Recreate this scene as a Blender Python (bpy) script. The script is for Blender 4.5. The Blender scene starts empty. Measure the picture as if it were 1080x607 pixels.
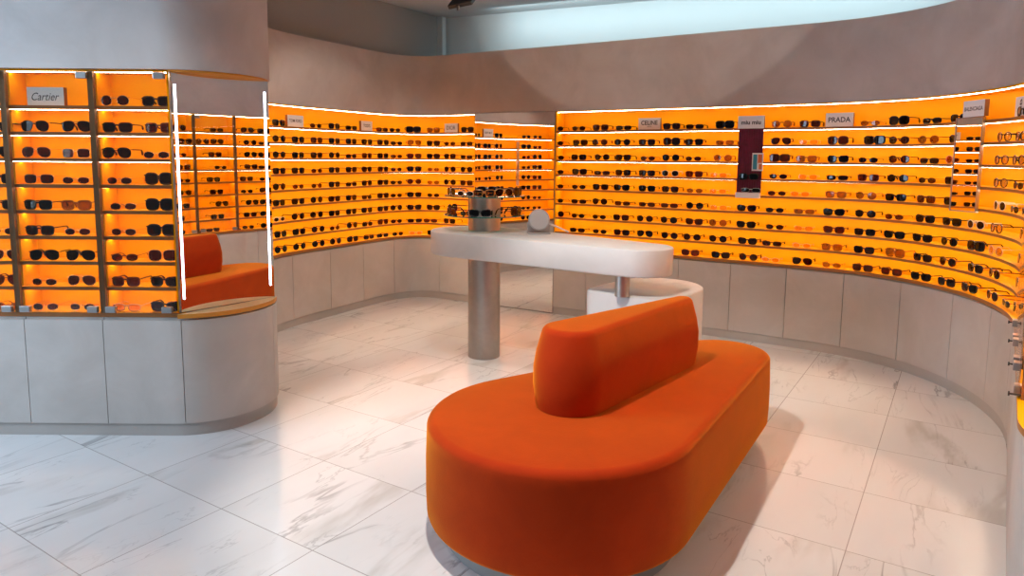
import bpy, math, random
from mathutils import Vector, Matrix
random.seed(7)
sc = bpy.context.scene
COL = sc.collection
PI = math.pi

# ------------------------------------------------------------------ helpers
class MB:
    """collects vertices and faces, then links them as ONE mesh object"""
    def __init__(s): s.v = []; s.f = []; s.m = []
    def add(s, vs, fs, mi=0):
        b = len(s.v); s.v += [tuple(p) for p in vs]
        for f in fs: s.f.append([b + i for i in f]); s.m.append(mi)
    def box(s, lo, hi, mi=0):
        x0, y0, z0 = lo; x1, y1, z1 = hi
        s.add([(x0,y0,z0),(x1,y0,z0),(x1,y1,z0),(x0,y1,z0),(x0,y0,z1),(x1,y0,z1),(x1,y1,z1),(x0,y1,z1)],
              [(3,2,1,0),(4,5,6,7),(0,1,5,4),(1,2,6,5),(2,3,7,6),(3,0,4,7)], mi)
    def obox(s, c, ux, uy, hx, hy, z0, z1, mi=0):
        """box with its own plan axes"""
        p = []
        for z in (z0, z1):
            for a, b in ((-1,-1),(1,-1),(1,1),(-1,1)):
                p.append((c[0]+ux[0]*hx*a+uy[0]*hy*b, c[1]+ux[1]*hx*a+uy[1]*hy*b, z))
        s.add(p, [(3,2,1,0),(4,5,6,7),(0,1,5,4),(1,2,6,5),(2,3,7,6),(3,0,4,7)], mi)
    def tube(s, pts, r, n=8, closed=False, mi=0, flat=1.0):
        pts = [Vector(p) for p in pts]; N = len(pts); rings = []
        for i, p in enumerate(pts):
            a = pts[(i-1) % N] if (closed or i > 0) else p
            b = pts[(i+1) % N] if (closed or i < N-1) else p
            t = (b - a).normalized()
            up = Vector((0,0,1)) if abs(t.z) < .9 else Vector((0,1,0))
            x = t.cross(up).normalized(); y = x.cross(t)
            rr = r[i] if isinstance(r, (list, tuple)) else r
            rings.append([p + x*(math.cos(2*PI*k/n)*rr) + y*(math.sin(2*PI*k/n)*rr*flat) for k in range(n)])
        vs = [q for g in rings for q in g]; fs = []
        for i in range(N if closed else N-1):
            j = (i+1) % N
            for k in range(n):
                l = (k+1) % n
                fs.append((i*n+k, i*n+l, j*n+l, j*n+k))
        if not closed:
            fs.append(tuple(reversed(range(n)))); fs.append(tuple(range((N-1)*n, N*n)))
        s.add(vs, fs, mi)
    def lathe(s, c, prof, n=48, mi=0):
        vs = []; fs = []
        for r, z in prof:
            for k in range(n): vs.append((c[0]+r*math.cos(2*PI*k/n), c[1]+r*math.sin(2*PI*k/n), z))
        for i in range(len(prof)-1):
            for k in range(n):
                l = (k+1) % n; fs.append((i*n+k, i*n+l, (i+1)*n+l, (i+1)*n+k))
        fs.append(tuple(reversed(range(n)))); m = len(prof)-1; fs.append(tuple(range(m*n, m*n+n)))
        s.add(vs, fs, mi)
    def rings(s, rs, mi=0):
        """stack of equal rings (ccw seen from above), capped with fans"""
        n = len(rs[0]); vs = [p for r in rs for p in r]; fs = []
        for i in range(len(rs)-1):
            for k in range(n):
                l = (k+1) % n; fs.append((i*n+k, i*n+l, (i+1)*n+l, (i+1)*n+k))
        b = len(vs)
        for r in (rs[0], rs[-1]): vs.append(tuple(sum(p[j] for p in r)/n for j in range(3)))
        for k in range(n):
            l = (k+1) % n; fs.append((b, l, k)); fs.append((b+1, (len(rs)-1)*n+k, (len(rs)-1)*n+l))
        s.add(vs, fs, mi)
    def sweep(s, P, N, o0, o1, z0, z1, mi=0, mfront=None):
        """solid strip that follows a plan path between two offsets and two heights"""
        vs = []; fs = []; n = len(P)
        for p, q in zip(P, N):
            for o, z in ((o0,z0),(o0,z1),(o1,z1),(o1,z0)): vs.append((p[0]+q[0]*o, p[1]+q[1]*o, z))
        fr = []
        for i in range(n-1):
            a = i*4; b = a+4
            fr.append((a, b, b+1, a+1))
            fs += [(a+1,b+1,b+2,a+2),(a+2,b+2,b+3,a+3),(a+3,b+3,b,a)]
        fs += [(0,1,2,3), ((n-1)*4+3,(n-1)*4+2,(n-1)*4+1,(n-1)*4)]
        s.add(vs, fs, mi)
        b = len(s.v)-len(vs)
        for f in fr: s.f.append([b+i for i in f]); s.m.append(mi if mfront is None else mfront)
    def mesh(s, name, mats, smooth=None):
        me = bpy.data.meshes.new(name); me.from_pydata(s.v, [], s.f)
        for m in (mats if isinstance(mats, (list, tuple)) else [mats]): me.materials.append(m)
        me.polygons.foreach_set('material_index', s.m)
        if smooth is not None:
            me.polygons.foreach_set('use_smooth', [True]*len(s.f))
            me.set_sharp_from_angle(angle=math.radians(smooth))
        me.update(); return me
    def build(s, name, mats, parent=None, smooth=None):
        return link(name, s.mesh(name, mats, smooth), parent)

def link(name, data, parent=None):
    o = bpy.data.objects.new(name, data); COL.objects.link(o)
    if parent is not None: o.parent = parent
    return o
def tag(o, label=None, cat=None, group=None, kind=None):
    if label: o['label'] = label
    if cat: o['category'] = cat
    if group: o['group'] = group
    if kind: o['kind'] = kind
    return o
def thing(name, label, cat, loc=(0,0,0), rz=0.0, group=None):
    o = bpy.data.objects.new(name, None); COL.objects.link(o)
    o.location = loc; o.rotation_euler = (0,0,rz); o.empty_display_size = .05
    return tag(o, label, cat, group)
def bevel(o, w, seg=3):
    m = o.modifiers.new('soft edge', 'BEVEL'); m.width = w; m.segments = seg; m.limit_method = 'ANGLE'; m.angle_limit = math.radians(40)
    return o

# plan curves
def catmull(P, n=24):
    Q = [[2*a-b for a, b in zip(P[0], P[1])]] + [list(p) for p in P] + [[2*a-b for a, b in zip(P[-1], P[-2])]]; out = []
    for i in range(1, len(Q)-2):
        for k in range(n):
            t = k/n; a, b, c, d = Q[i-1], Q[i], Q[i+1], Q[i+2]
            out.append([.5*(2*b[j]+(c[j]-a[j])*t+(2*a[j]-5*b[j]+4*c[j]-d[j])*t*t+(3*b[j]-a[j]-3*c[j]+d[j])*t**3) for j in (0,1)])
    return out + [list(P[-1])]
class Path:
    def __init__(s, P, step=.02):
        S = [0.0]
        for a, b in zip(P, P[1:]): S.append(S[-1]+math.hypot(b[0]-a[0], b[1]-a[1]))
        n = int(round(S[-1]/step)); s.L = S[-1]; s.P = []; j = 0
        for i in range(n+1):
            t = S[-1]*i/n
            while j < len(S)-2 and S[j+1] < t: j += 1
            k = (t-S[j])/max(1e-9, S[j+1]-S[j]); s.P.append((P[j][0]+(P[j+1][0]-P[j][0])*k, P[j][1]+(P[j+1][1]-P[j][1])*k))
        s.N = []
        for i in range(n+1):
            a = s.P[max(0,i-1)]; b = s.P[min(n,i+1)]; l = math.hypot(b[0]-a[0], b[1]-a[1])
            s.N.append((-(b[1]-a[1])/l, (b[0]-a[0])/l))
    def at(s, t, off=0.0):
        n = len(s.P)-1; x = min(max(t/s.L, 0), 1)*n; i = min(int(x), n-1); k = x-i
        p = [s.P[i][j]*(1-k)+s.P[i+1][j]*k for j in (0,1)]; q = [s.N[i][j]*(1-k)+s.N[i+1][j]*k for j in (0,1)]
        l = math.hypot(*q); q = (q[0]/l, q[1]/l)
        return (p[0]+q[0]*off, p[1]+q[1]*off), q
    def cut(s, a, b):
        n = max(2, int(math.ceil((b-a)/.03))); r = [s.at(a+(b-a)*i/n) for i in range(n+1)]
        return [x[0] for x in r], [x[1] for x in r]
def capsule(c1, r1, c2, r2, grow=0.0, n=32):
    """outline (ccw) round two circles of different size"""
    r1 += grow; r2 += grow; d = math.hypot(c2[0]-c1[0], c2[1]-c1[1]); a = math.atan2(c2[1]-c1[1], c2[0]-c1[0])
    b = math.acos((r1-r2)/d); out = []
    for i in range(n+1):
        t = a+b+(2*PI-2*b)*i/n; out.append((c1[0]+r1*math.cos(t), c1[1]+r1*math.sin(t)))
    for i in range(1, 9): # straight flank
        p0 = out[n]; t = a-b; p1 = (c2[0]+r2*math.cos(t), c2[1]+r2*math.sin(t)); out.append((p0[0]+(p1[0]-p0[0])*i/9, p0[1]+(p1[1]-p0[1])*i/9))
    for i in range(n+1):
        t = a-b+2*b*i/n; out.append((c2[0]+r2*math.cos(t), c2[1]+r2*math.sin(t)))
    p0 = out[-1]; p1 = out[0]
    for i in range(1, 9): out.append((p0[0]+(p1[0]-p0[0])*i/9, p0[1]+(p1[1]-p0[1])*i/9))
    return out

# ------------------------------------------------------------------ materials
def mat(name, col, rough=.5, metal=0.0, spec=.5, **k):
    m = bpy.data.materials.new(name); m.use_nodes = True; b = m.node_tree.nodes['Principled BSDF']
    b.inputs['Base Color'].default_value = (*col, 1); b.inputs['Roughness'].default_value = rough
    b.inputs['Metallic'].default_value = metal; b.inputs['Specular IOR Level'].default_value = spec
    for a, v in k.items(): b.inputs[a.replace('_', ' ')].default_value = v
    return m
def emis(name, col, st):
    m = bpy.data.materials.new(name); m.use_nodes = True; b = m.node_tree.nodes['Principled BSDF']
    b.inputs['Base Color'].default_value = (.8,.8,.8,1)
    b.inputs['Emission Color'].default_value = (*col, 1); b.inputs['Emission Strength'].default_value = st
    return m
def node(nt, t, **k):
    n = nt.nodes.new(t)
    for a, v in k.items():
        if a.startswith('i_'): n.inputs[a[2:].replace('_', ' ')].default_value = v
        else: setattr(n, a, v)
    return n
def mottled(name, c0, c1, scale, rough=.6, bump=0.0, detail=6, spec=.4):
    """two tones clouded together by noise, with an optional fine bump"""
    m = mat(name, c0, rough, spec=spec); nt = m.node_tree; b = nt.nodes['Principled BSDF']; L = nt.links.new
    g = node(nt, 'ShaderNodeNewGeometry'); n = node(nt, 'ShaderNodeTexNoise', i_Scale=scale, i_Detail=detail, i_Roughness=.6, i_Distortion=.6)
    L(g.outputs['Position'], n.inputs['Vector'])
    r = node(nt, 'ShaderNodeMapRange', i_From_Min=.35, i_From_Max=.65); L(n.outputs['Fac'], r.inputs['Value'])
    x = node(nt, 'ShaderNodeMix', data_type='RGBA'); x.inputs[6].default_value = (*c0,1); x.inputs[7].default_value = (*c1,1)
    L(r.outputs[0], x.inputs[0]); L(x.outputs[2], b.inputs['Base Color'])
    if bump:
        n2 = node(nt, 'ShaderNodeTexNoise', i_Scale=scale*30, i_Detail=3); L(g.outputs['Position'], n2.inputs['Vector'])
        bp = node(nt, 'ShaderNodeBump', i_Strength=bump, i_Distance=.002); L(n2.outputs['Fac'], bp.inputs['Height']); L(bp.outputs[0], b.inputs['Normal'])
    return m
def marble():
    m = mat('marble tiles', (.8,.78,.76), .16, spec=.5); nt = m.node_tree; b = nt.nodes['Principled BSDF']; L = nt.links.new
    g = node(nt, 'ShaderNodeNewGeometry')
    mp = node(nt, 'ShaderNodeMapping', vector_type='TEXTURE')   # grid axes of the tiling
    mp.inputs['Location'].default_value = (TX, TY, 0); mp.inputs['Rotation'].default_value = (0,0,TROT); mp.inputs['Scale'].default_value = (.6,.6,1)
    L(g.outputs['Position'], mp.inputs['Vector'])
    fl = node(nt, 'ShaderNodeVectorMath', operation='FLOOR'); L(mp.outputs[0], fl.inputs[0])
    fr = node(nt, 'ShaderNodeVectorMath', operation='FRACTION'); L(mp.outputs[0], fr.inputs[0])
    wn = node(nt, 'ShaderNodeTexWhiteNoise', noise_dimensions='3D'); L(fl.outputs[0], wn.inputs['Vector'])
    sp = node(nt, 'ShaderNodeSeparateXYZ'); L(fr.outputs[0], sp.inputs[0])
    def math_(op, a, bb=None, c=None):
        n = node(nt, 'ShaderNodeMath', operation=op)
        for i, v in enumerate((a, bb, c)):
            if v is None: continue
            if isinstance(v, (int, float)): n.inputs[i].default_value = v
            else: L(v, n.inputs[i])
        return n.outputs[0]
    def edge(o): return math_('MINIMUM', o, math_('SUBTRACT', 1.0, o))
    joint = math_('LESS_THAN', math_('MINIMUM', edge(sp.outputs[0]), edge(sp.outputs[1])), .0035)
    # each tile is cut from another place of the slab, veins all run one way
    of = node(nt, 'ShaderNodeVectorMath', operation='SCALE'); of.inputs['Scale'].default_value = 9.0; L(wn.outputs['Color'], of.inputs[0])
    ad = node(nt, 'ShaderNodeVectorMath', operation='ADD'); L(fr.outputs[0], ad.inputs[0]); L(of.outputs[0], ad.inputs[1])
    m2 = node(nt, 'ShaderNodeMapping'); m2.inputs['Rotation'].default_value = (0,0,-.25); m2.inputs['Scale'].default_value = (.32,1.3,1); L(ad.outputs[0], m2.inputs['Vector'])
    def ridge(scale, width, dist, detail):
        n = node(nt, 'ShaderNodeTexNoise', i_Scale=scale, i_Detail=detail, i_Roughness=.55, i_Distortion=dist); L(m2.outputs[0], n.inputs['Vector'])
        a = math_('ABSOLUTE', math_('SUBTRACT', n.outputs['Fac'], .5))
        r = node(nt, 'ShaderNodeMapRange', interpolation_type='SMOOTHSTEP', i_From_Min=0.0, i_From_Max=width, i_To_Min=1.0, i_To_Max=0.0); L(a, r.inputs['Value'])
        return r.outputs[0]
    def cloud(scale, lo, hi):
        n = node(nt, 'ShaderNodeTexNoise', i_Scale=scale, i_Detail=4); L(m2.outputs[0], n.inputs['Vector'])
        r = node(nt, 'ShaderNodeMapRange', interpolation_type='SMOOTHSTEP', i_From_Min=lo, i_From_Max=hi); L(n.outputs['Fac'], r.inputs['Value']); return r.outputs[0]
    v1 = math_('MULTIPLY', ridge(1.3, .019, .75, 6), cloud(1.3, .46, .66))
    v2 = math_('MULTIPLY', ridge(2.6, .013, 1.0, 6), math_('MULTIPLY', cloud(1.9, .5, .68), .55))
    v3 = math_('MULTIPLY', ridge(.9, .06, .5, 5), math_('MULTIPLY', cloud(1.2, .54, .66), .6))
    def mix(f, a, c):
        x = node(nt, 'ShaderNodeMix', data_type='RGBA')
        if hasattr(a, 'links'): L(a, x.inputs[6])
        else: x.inputs[6].default_value = (*a,1)
        x.inputs[7].default_value = (*c,1); L(f, x.inputs[0]); return x.outputs[2]
    c = mix(cloud(.9, .35, .7), (.75,.742,.733), (.69,.682,.673))
    c = mix(v3, c, (.44,.41,.37)); c = mix(math_('MULTIPLY', v1, .8), c, (.30,.29,.29)); c = mix(v2, c, (.36,.35,.35)); c = mix(math_('MULTIPLY', joint, .75), c, (.25,.22,.20))
    L(c, b.inputs['Base Color']); return m
def glass(name, tint, gl=.08, rough=.02):
    m = bpy.data.materials.new(name); m.use_nodes = True; nt = m.node_tree; nt.nodes.clear(); L = nt.links.new
    o = node(nt, 'ShaderNodeOutputMaterial'); t = node(nt, 'ShaderNodeBsdfTransparent'); t.inputs[0].default_value = (*tint,1)
    g = node(nt, 'ShaderNodeBsdfGlossy'); g.inputs['Roughness'].default_value = rough; g.inputs[0].default_value = (1,1,1,1)
    x = node(nt, 'ShaderNodeMixShader'); f = node(nt, 'ShaderNodeFresnel', i_IOR=1.45)
    mu = node(nt, 'ShaderNodeMath', operation='MULTIPLY'); mu.inputs[1].default_value = gl/.04; mu.use_clamp = True
    L(f.outputs[0], mu.inputs[0]); L(mu.outputs[0], x.inputs[0]); L(t.outputs[0], x.inputs[1]); L(g.outputs[0], x.inputs[2]); L(x.outputs[0], o.inputs[0]); return m

# shelf contents: (metres along the shelf from its left end, shape + colour)
RIGHT = {
    1: [(0.002, 'oD'), (0.24, 'oD'), (0.471, 'sB'), (0.707, 'eK'), (1.173, 'sD'), (1.386, 'eD'), (1.651, 'hK'), (2.12, 'rO'), (2.338, 'sB'), (2.78, 'oO'), (2.99, 'bK'), (3.243, 'eK'), (3.47, 'sK'), (4.145, 'rE')],
    2: [(0.005, 'oD'), (0.259, 'sD'), (0.466, 'rB'), (0.698, 'rK'), (0.942, 'sD'), (1.178, 'bD'), (1.385, 'sD'), (1.657, 'eO'), (2.121, 'aB'), (2.334, 'mC'), (2.554, 'bB'), (2.82, 'hK'), (3, 'rB'), (3.227, 'rO'), (3.466, 'rK'), (3.925, 'rE'), (4.149, 'sE')],
    3: [(0.015, 'oD'), (0.246, 'sK'), (0.492, 'rD'), (0.709, 'sD'), (0.954, 'oB'), (1.176, 'rK'), (1.384, 'oB'), (1.644, 'rO'), (2.117, 'hB'), (2.326, 'sO'), (2.562, 'cK'), (2.783, 'oD'), (3.01, 'rB'), (3.244, 'eK'), (3.456, 'rP'), (3.915, 'rE'), (4.139, 'rE')],
    4: [(0.009, 'oD'), (0.256, 'cK'), (0.496, 'eB'), (0.712, 'sD'), (0.951, 'sD'), (1.175, 'rW'), (1.396, 'sR'), (1.613, 'mC'), (2.112, 'oD'), (2.344, 'mC'), (2.565, 'eD'), (2.792, 'sR'), (3.009, 'rK'), (3.239, 'oB'), (3.464, 'sD'), (3.927, 'rE'), (4.172, 'oD')],
    5: [(0.012, 'oD'), (0.252, 'oD'), (0.484, 'sD'), (0.702, 'cK'), (0.955, 'sK'), (1.179, 'sD'), (1.407, 'oO'), (1.613, 'mC'), (2.108, 'oB'), (2.291, 'mC'), (2.562, 'sO'), (2.784, 'rO'), (3.004, 'sK'), (3.24, 'sR'), (3.466, 'sK'), (3.94, 'rW'), (4.146, 'oD')],
    6: [(0.014, 'oD'), (0.255, 'eD'), (0.479, 'rD'), (0.713, 'eB'), (0.959, 'eB'), (1.177, 'eR'), (1.412, 'rK'), (1.625, 'mC'), (1.866, 'cD'), (2.098, 'oD'), (2.331, 'eO'), (2.555, 'cK'), (2.788, 'rD'), (3.003, 'oR'), (3.246, 'cK'), (3.474, 'sK'), (3.699, 'rW'), (3.923, 'rE')],
    7: [(0.016, 'rD'), (0.25, 'oD'), (0.476, 'oD'), (0.703, 'sD'), (0.943, 'rD'), (1.176, 'rK'), (1.412, 'cB'), (1.625, 'rO'), (1.867, 'cK'), (2.105, 'oB'), (2.333, 'mC'), (2.563, 'cR'), (2.792, 'sK'), (3.013, 'cK'), (3.235, 'cK'), (3.463, 'rK'), (3.717, 'hK'), (3.939, 'rC')],
    8: [(0.245, 'eD'), (0.486, 'oD'), (0.713, 'sD'), (0.948, 'aK'), (1.187, 'rD'), (1.398, 'rT'), (1.631, 'rD'), (1.885, 'cD'), (2.088, 'eT'), (2.324, 'oC'), (2.555, 'sO'), (2.795, 'cK'), (3.028, 'bO'), (3.247, 'sD'), (3.464, 'rB'), (3.729, 'sK'), (3.945, 'rT')],
    9: [(1.388, 'cR'), (1.661, 'cD'), (1.898, 'rB'), (2.083, 'oC'), (2.336, 'aD'), (2.561, 'oO'), (2.793, 'sB'), (3.011, 'sR'), (3.246, 'cK'), (3.467, 'sD'), (3.686, 'cK'), (3.942, 'rT'), (4.144, 'oK')],
}
LEFT = {
    1: [(0.953, 'sK'), (1.423, 'oR'), (1.67, 'sD'), (1.913, 'eD'), (2.376, 'eR'), (2.545, 'oD'), (2.748, 'hK'), (2.955, 'sO'), (3.397, 'sD')],
    2: [(0.952, 'rD'), (1.196, 'sK'), (1.431, 'sR'), (1.668, 'sK'), (1.909, 'sD'), (2.148, 'sD'), (2.387, 'sD'), (2.561, 'oD'), (2.757, 'aO'), (2.954, 'sD'), (3.164, 'oB'), (3.384, 'eD')],
    3: [(0.946, 'rK'), (1.19, 'sK'), (1.426, 'sD'), (1.664, 'rD'), (1.905, 'eD'), (2.145, 'sR'), (2.384, 'sD'), (2.559, 'oR'), (2.755, 'sR'), (2.953, 'sD'), (3.163, 'sD'), (3.384, 'eT')],
    4: [(0.94, 'sD'), (1.185, 'sD'), (1.422, 'oR'), (1.659, 'sD'), (1.902, 'sD'), (2.141, 'cD'), (2.382, 'sD'), (2.557, 'oR'), (2.754, 'sD'), (2.953, 'oO'), (3.163, 'rD'), (3.384, 'rD')],
    5: [(0.934, 'rK'), (1.179, 'oR'), (1.417, 'oR'), (1.655, 'sD'), (1.898, 'eD'), (2.138, 'sD'), (2.379, 'sD'), (2.555, 'oD'), (2.753, 'rR'), (2.952, 'oO'), (3.162, 'rD'), (3.384, 'sB')],
    6: [(0.927, 'sK'), (1.174, 'sD'), (1.412, 'rD'), (1.651, 'sD'), (1.894, 'sD'), (2.134, 'eD'), (2.377, 'sD'), (2.553, 'oD'), (2.752, 'sK'), (2.951, 'oD')],
    7: [(0.921, 'oW'), (1.168, 'rD'), (1.408, 'rD'), (1.647, 'sK'), (1.89, 'sD'), (2.131, 'sK'), (2.374, 'sD'), (2.552, 'rD'), (2.751, 'cD'), (2.95, 'cD')],
    8: [(0.933, 'sK'), (1.175, 'sK'), (1.422, 'rD'), (1.646, 'oR'), (1.9, 'rD'), (2.135, 'eD'), (2.372, 'sR'), (2.55, 'oD'), (2.755, 'eD'), (2.917, 'eR'), (3.155, 'sD')],
    9: [(0.933, 'rK'), (1.176, 'rK'), (1.423, 'rK'), (1.655, 'rD'), (1.903, 'sD'), (2.154, 'eD'), (2.363, 'eD'), (2.565, 'oD'), (2.763, 'oC'), (2.954, 'sD')],
}
CABINET = {
    'c0': {2: [(-2.807, 'sD')], 3: [(-2.823, 'aD')], 4: [(-2.819, 'sD')], 5: [(-2.824, 'sD')], 6: [(-2.824, 'oG')], 7: [(-2.819, 'aG')], 8: [(-2.825, 'aR')], 9: [(-2.825, 'oO')]},
    'c1': {2: [(-2.608, 'aD'), (-2.381, 'aD')], 3: [(-2.611, 'aG'), (-2.393, 'sG')], 4: [(-2.605, 'sG'), (-2.402, 'oG')], 5: [(-2.62, 'sK'), (-2.408, 'sO')], 6: [(-2.62, 'sD'), (-2.411, 'oG')], 7: [(-2.605, 'aK'), (-2.403, 'aK')], 8: [(-2.615, 'oG'), (-2.406, 'aG')], 9: [(-2.617, 'oG'), (-2.41, 'oG')]},
    'c2': {1: [(-2.164, 'rG'), (-1.938, 'sD')], 2: [(-2.157, 'sD'), (-1.93, 'sR')], 3: [(-2.17, 'aD'), (-1.952, 'oG')], 4: [(-2.163, 'oG'), (-1.944, 'bD')], 5: [(-2.15, 'oG'), (-1.946, 'bK')], 6: [(-2.155, 'oG'), (-1.942, 'bD')], 7: [(-2.157, 'oR'), (-1.944, 'bG')], 8: [(-2.158, 'sR'), (-1.941, 'cD')], 9: [(-2.16, 'eC'), (-1.942, 'cD')]},
}
# ------------------------------------------------------------------ measures (metres)
EYE = 1.5817
TX, TY, TROT = -1.62578, 2.46847, 0.99499          # tile grid
KICK, LEDGE, STEP, TOP, BAND, CEIL = .071, .695, .1419, 2.032, 2.66, 3.2
LEV = {r: LEDGE + (9-r)*STEP for r in range(1, 10)}   # board under shelf row r
DEEP = .16
ORD = 'first second third fourth fifth sixth seventh eighth ninth tenth eleventh twelfth thirteenth fourteenth fifteenth sixteenth seventeenth eighteenth nineteenth twentieth'.split()
ROW = {1:'top', 2:'second', 3:'third', 4:'fourth', 5:'fifth', 6:'sixth', 7:'seventh', 8:'eighth', 9:'bottom'}

# ------------------------------------------------------------------ colours
PLASTER = mottled('taupe lime plaster', (.58,.525,.495), (.485,.43,.40), 2.2, .55, .15)
PANEL   = mottled('pale plaster doors', (.54,.495,.46), (.47,.425,.39), 2.6, .5, .05)
KICKM   = mottled('plinth plaster', (.44,.405,.375), (.40,.36,.33), 2.6, .5)
ORANGE  = mat('orange lacquer', (.94,.425,.002), .5, spec=.1)
EDGE    = mat('brown board edge', (.34,.12,.018), .45)
BRONZE  = mat('dark bronze frame', (.20,.10,.035), .4, .3)
WHITE   = mottled('white plaster table', (.66,.635,.615), (.61,.585,.565), 3.0, .5, .04)
VELVET  = mottled('orange velvet', (.47,.032,.0015), (.41,.026,.0012), 5.0, .85, .3, spec=.15)
vb = VELVET.node_tree.nodes['Principled BSDF']; vb.inputs['Sheen Weight'].default_value = 1.0; vb.inputs['Sheen Roughness'].default_value = .40; vb.inputs['Sheen Tint'].default_value = (1,.40,.03,1)
STEEL   = mottled('brushed steel', (.50,.45,.41), (.44,.39,.355), 9.0, .42); STEEL.node_tree.nodes['Principled BSDF'].inputs['Metallic'].default_value = 1
PLINTHM = mat('grey sofa plinth', (.30,.30,.29), .5)
CLAMP   = mat('satin steel clamp', (.42,.40,.39), .35, 1.0)
DARKPIN = mat('dark steel pin', (.10,.09,.085), .35, .8)
MIRROR  = mat('mirror', (.90,.88,.86), .0, 1.0)
MEDGE   = mat('mirror edge', (.30,.27,.25), .3, .6)
WARM    = emis('warm light strip', (1,.86,.64), 24)
COOL    = emis('cool light strip', (.78,.84,1), 9)
PANE    = glass('clear door glass', (.97,.98,.97), .03)
DISC    = glass('green tinted glass shelf', (.80,.93,.88), .05)
DISCRIM = mat('green glass rim', (.03,.16,.12), .15)
CEILM   = mat('ceiling paint', (.62,.63,.64), .9, spec=.05)
UPPER   = mat('upper wall paint', (.70,.74,.75), .8)
GREYW   = mat('grey wall paint', (.36,.36,.35), .8)
SIGNF   = mat('sign face', (.90,.87,.87), .5)
SIGNS   = mat('sign side', (.22,.08,.02), .5)
INK     = mat('black lettering', (.015,.012,.014), .5)
BLACK   = mat('black metal', (.008,.008,.009), .45)
MAROON  = mottled('maroon velvet', (.085,.004,.022), (.14,.006,.035), 14, .7)
GREYL   = mat('grey leather', (.42,.40,.40), .55)
TEAL    = mat('teal print', (.03,.25,.33), .5); ORANGEP = mat('orange print', (.70,.16,.03), .5); PAPER = mat('white card', (.8,.78,.76), .5)

# ------------------------------------------------------------------ plan
RC = [(.42,6.95),(.78,6.735),(1.114,6.527),(1.425,6.327),(1.719,6.142),(1.997,5.968),(2.26,5.803),(2.504,5.64),(2.717,5.449),(2.885,5.216),(2.991,4.935),(3.03,4.62),(3.0,4.31),(2.905,4.0),(2.765,3.73)]
dl = math.hypot(.587,.81); DX, DY = .587/dl, .81/dl; NX, NY = DY, -DX
E0 = (1.752,2.301); ER = .38; EC = (E0[0]+NX*ER, E0[1]+NY*ER)
rp = catmull(RC)[:-1] + [(RC[-1][0]+(E0[0]-RC[-1][0])*i/40, RC[-1][1]+(E0[1]-RC[-1][1])*i/40) for i in range(40)]
for i in range(20):
    a = PI/2*i/19; rp.append((EC[0]-NX*ER*math.cos(a)-DX*ER*math.sin(a), EC[1]-NY*ER*math.cos(a)-DY*ER*math.sin(a)))
rp.append((rp[-1][0]+NX*.5, rp[-1][1]+NY*.5))
RPATH = Path(rp)
LPATH = Path(catmull([(-2.16,5.3),(-2.15,5.6),(-2.13,5.85),(-2.093,6.093),(-2.05,6.245),(-1.924,6.52),(-1.776,6.785),(-1.619,7.067),(-1.449,7.374),(-1.354,7.514),(-1.25,7.628),(-1.136,7.704),(-1.014,7.732),(-.885,7.71),(-.753,7.645),(-.621,7.565),(-.492,7.487),(-.40,7.432)]))
MPATH = Path([(-.40,7.432),(.42,6.95)])
cp = [(-3.7,3.775),(-1.9,3.775)]
for i in range(1, 49):
    a = PI*i/48; cp.append((-1.9+.43*math.sin(a), 4.205-.43*math.cos(a)))
cp += [(-2.6,4.635)]
CPATH = Path(cp)
RSHELF = 6.75     # shelves of the right run end inside its rounded end

# ------------------------------------------------------------------ room shell
m = MB(); m.add([(-9,-6,0),(9,-6,0),(9,12,0),(-9,12,0)], [(0,1,2,3)])
tag(m.build('floor', marble()), kind='structure')
m = MB(); m.box((-9,-6,CEIL), (9,12,CEIL+.1)); tag(m.build('ceiling', CEILM), kind='structure')
def struct(name, mb, mt, smooth=35): return tag(mb.build(name, mt, None, smooth), kind='structure')
m = MB(); m.sweep(LPATH.P, LPATH.N, 0, .30, TOP, BAND); struct('wall_left', m, PLASTER)
m = MB(); m.sweep(MPATH.P, MPATH.N, 0, .30, TOP+.004, BAND); struct('wall_back', m, PLASTER)
m = MB(); m.sweep(RPATH.P, RPATH.N, 0, .30, TOP, BAND); struct('wall_right', m, PLASTER)
m = MB(); m.sweep(CPATH.P, CPATH.N, 0, .40, TOP, CEIL); struct('wall_near_left', m, PLASTER)
# taller walls behind the plaster band
def upright(name, a, b, z0, z1, mt, th=.1):
    l = math.hypot(b[0]-a[0], b[1]-a[1]); d = ((b[0]-a[0])/l, (b[1]-a[1])/l); n = (-d[1], d[0])
    m = MB(); m.obox(((a[0]+b[0])/2+n[0]*th/2, (a[1]+b[1])/2+n[1]*th/2), d, n, l/2, th/2, z0, z1); return struct(name, m, mt)
CORN = (-.83, 8.47)
upright('wall_upper_right', CORN, (5.2, 5.72), 0, CEIL, UPPER)
upright('wall_upper_left', (-2.9, 5.17), CORN, BAND, CEIL, GREYW)
upright('wall_added_blocker', (-2.75,4.63), (-2.24,5.22), 0, CEIL, PLASTER)  # unseen wall added to block the daylight lamp from the tall mirror
m = MB(); m.obox((-.845,8.39), (.90,-.43), (.43,.90), .035, .04, BAND-.3, CEIL); struct('trim_1', m, UPPER)
# plinths
for nm, P, a, b in (('baseboard_left', LPATH, 0, LPATH.L), ('baseboard_right', RPATH, 0, RPATH.L), ('baseboard_near_left', CPATH, 0, CPATH.L)):
    p, n = P.cut(a, b); m = MB(); m.sweep(p, n, .008 if P is not CPATH else .012, .15, 0, KICK); struct(nm, m, KICKM)

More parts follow.
